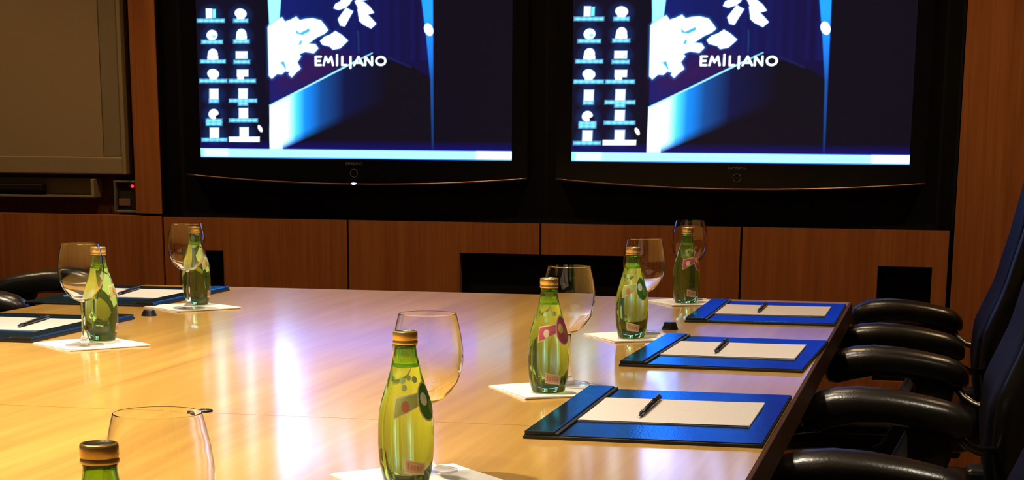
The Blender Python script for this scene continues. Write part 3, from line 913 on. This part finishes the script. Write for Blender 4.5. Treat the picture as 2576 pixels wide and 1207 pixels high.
def bottle_parts(t, band, inner):
    body = mesh_obj('bottle_body', lathe(bmesh.new(), BP + [(0.0, 0.166)], 48), 'bottle', t, True)
    air = [(0.0, 0.1295), (0.0128, 0.1295), (0.0136, 0.131), (0.0116, 0.142), (0.0102, 0.150), (0.0098, 0.164), (0.0, 0.1645)]
    mesh_obj('headspace', lathe(bmesh.new(), air, 32, flip=True), 'bottle', body, True)
    # cap with grooves
    cp_ = [(0.0132, 0.1545), (0.0137, 0.1550), (0.0137, 0.1572), (0.0131, 0.1580), (0.0131, 0.1590), (0.0136, 0.1598), (0.0136, 0.1655), (0.0133, 0.1675), (0.0124, 0.1685), (0.0112, 0.1684)]
    c = mesh_obj('cap', lathe(bmesh.new(), cp_, 40), 'gold', t, True)
    mesh_obj('cap_disc', lathe(bmesh.new(), [(0.0112, 0.1684), (0.0104, 0.1674), (0.0, 0.1676)], 40), 'captop', c, True)
    # slanting band label with an oval emblem
    b0 = patch(t, 'band_label', 'lab_cream', -40, 34, lambda f: 0.0755 + 0.0185 * f, lambda f: 0.099 + 0.006 * f, 0.00025)
    patch(b0, 'band_print', band, -38, 34, lambda f: 0.0775 + 0.0185 * f, lambda f: 0.0975 + 0.006 * f, 0.0005)
    patch(b0, 'band_blossom', 'lab_' + ('rust' if inner == 'green' else 'cream'), -24, -6, *oval(0.0895, 0.006), 0.0007, 10, 3)
    o = patch(t, 'oval_label', 'lab_cream', 14, 72, *oval(0.0935, 0.0215), 0.0006, 24)
    patch(o, 'oval_print', 'lab_leaf' if inner == 'green' else band, 17, 69, *oval(0.0935, 0.0195), 0.0008, 24)
    patch(o, 'oval_blossom', 'lab_white' if inner == 'green' else 'lab_yellow', 22, 44, *oval(0.0965, 0.007), 0.001, 12, 3)
    patch(o, 'oval_leaf', 'lab_green' if inner == 'green' else 'lab_rust', 44, 62, *oval(0.0875, 0.008), 0.001, 12, 3)
    # leaf marks on the shoulder
    for a0, a1, z, h in ((-34, -14, 0.1165, 0.0035), (-12, 4, 0.1195, 0.003), (6, 26, 0.1175, 0.0035), (-26, -10, 0.109, 0.0035)):
        patch(t, 'shoulder_mark', 'lab_pale', a0, a1, *oval(z, h), 0.0003, 10, 3)
    # small label at the foot
    f_ = patch(t, 'foot_label', 'lab_cream', -18, 30, lambda f: 0.0165 - 0.003 * f, lambda f: 0.0325 - 0.006 * f, 0.00025)
    patch(f_, 'foot_print', 'lab_beige', -16, 28, lambda f: 0.0180 - 0.003 * f, lambda f: 0.0310 - 0.006 * f, 0.0005)
    for k in range(5):
        patch(f_, 'foot_lettering', 'lab_rust', -12 + 7 * k, -8 + 7 * k, lambda f, k=k: 0.0205 - 0.0005 * k, lambda f, k=k: 0.0265 - 0.0008 * k + (0.002 if k == 0 else 0), 0.0007, 3, 2)

BOT = {}
def make_bottle(loc, rz, flavour, label):
    t = thing('water_bottle', loc, label, 'bottle', 'green glass water bottles', rz)
    if flavour not in BOT:
        bottle_parts(t, 'lab_' + ('lime' if flavour == 'green' else 'pink'), flavour)
        BOT[flavour] = t
    else:
        for ch in list(BOT[flavour].children): copy_part(ch, t)
    return t

XB = -0.565
places = [  # bottle xy, glass xy, napkin xy, napkin turn, bottle turn (deg), flavour, wording
    ((XB, 1.217), (-0.552, 1.290), (XB, 1.25), 40, 14, 'green', 'cut off at the lower left of the photo'),
    ((XB, 2.000), (-0.562, 2.082), (XB + 0.005, 2.035), 40, 14, 'green', 'in front at the table seam'),
    ((XB, 2.783), (-0.553, 2.875), (XB + 0.002, 2.815), 33, 8, 'pink', 'above the nearest blue-lit pad'),
    ((XB, 3.566), (-0.556, 3.650), (XB + 0.002, 3.600), 33, 0, 'green', 'beside the middle blue-lit pad'),
    ((XB, 4.345), (-0.570, 4.425), (XB + 0.002, 4.370), 33, 22, 'pink', 'beside the far blue-lit pad'),
    ((-1.498, 3.262), (-1.489, 3.168), (-1.495, 3.205), 50, 75, 'green', 'closest on the left side of the table'),
    ((-1.603, 3.990), (-1.583, 3.893), (-1.594, 3.935), 50, 70, 'green', 'at the far left end of the table'),
]
nap0 = None
gls0 = None
for (b_, g_, n_, na, ba, fl, wd_) in places:
    if nap0 is None:
        nap0 = make_napkin((*n_, ZT), math.radians(na), 'white paper napkin under the bottle ' + wd_)
        gls0 = make_glass((*g_, ZT + 0.0028), 'empty wine glass with the bottle ' + wd_)
    else:
        copy_thing(nap0, (*n_, ZT), math.radians(na), 'white paper napkin under the bottle ' + wd_)
        copy_thing(gls0, (*g_, ZT + 0.0028), 0, 'empty wine glass with the bottle ' + wd_)
    # angle 0 of the labels looks at the camera
    face = math.atan2(b_[0], b_[1])
    make_bottle((*b_, ZT + 0.0028), -face + math.radians(ba), fl, 'green water bottle %s, %s' % ('with a pink band label' if fl == 'pink' else 'with a gold cap', wd_))

# ------------------------------------------------------------------ small things on the table
def puck(loc, label, r, h, hole):
    t = thing('table_grommet' if hole else 'table_button', loc, label, 'grommet' if hole else 'button', None if hole else 'black buttons on the table')
    if hole:
        mesh_obj('ring', lathe(bmesh.new(), [(r * 0.42, 0.0006), (r * 0.42, h), (r * 0.6, h * 1.15), (r * 0.9, h), (r, h * 0.4), (r, 0.0)], 28), 'plastic', t, True)
        mesh_obj('insert', lathe(bmesh.new(), [(0.0, h * 0.75), (r * 0.42, h * 0.7)], 28), 'steel', t, True)
    else:
        mesh_obj('body', lathe(bmesh.new(), [(r, 0.0), (r, h * 0.15), (r * 0.72, h * 0.9), (r * 0.66, h), (0.0, h)], 28), 'plastic', t, False)
        mesh_obj('base_ring', lathe(bmesh.new(), [(r * 1.02, 0.0), (r * 1.02, 0.0015), (r * 0.99, 0.0018)], 28), 'stitch', t, True)
    return t
puck((-0.990, 2.478, ZT), 'small black round grommet in the table seam behind the front glass', 0.0115, 0.003, True)
puck((-0.520, 3.770, ZT), 'small black tapered button on the right side of the table', 0.016, 0.015, False)
puck((-1.612, 3.745, ZT), 'small black tapered button on the left side of the table', 0.016, 0.012, False)
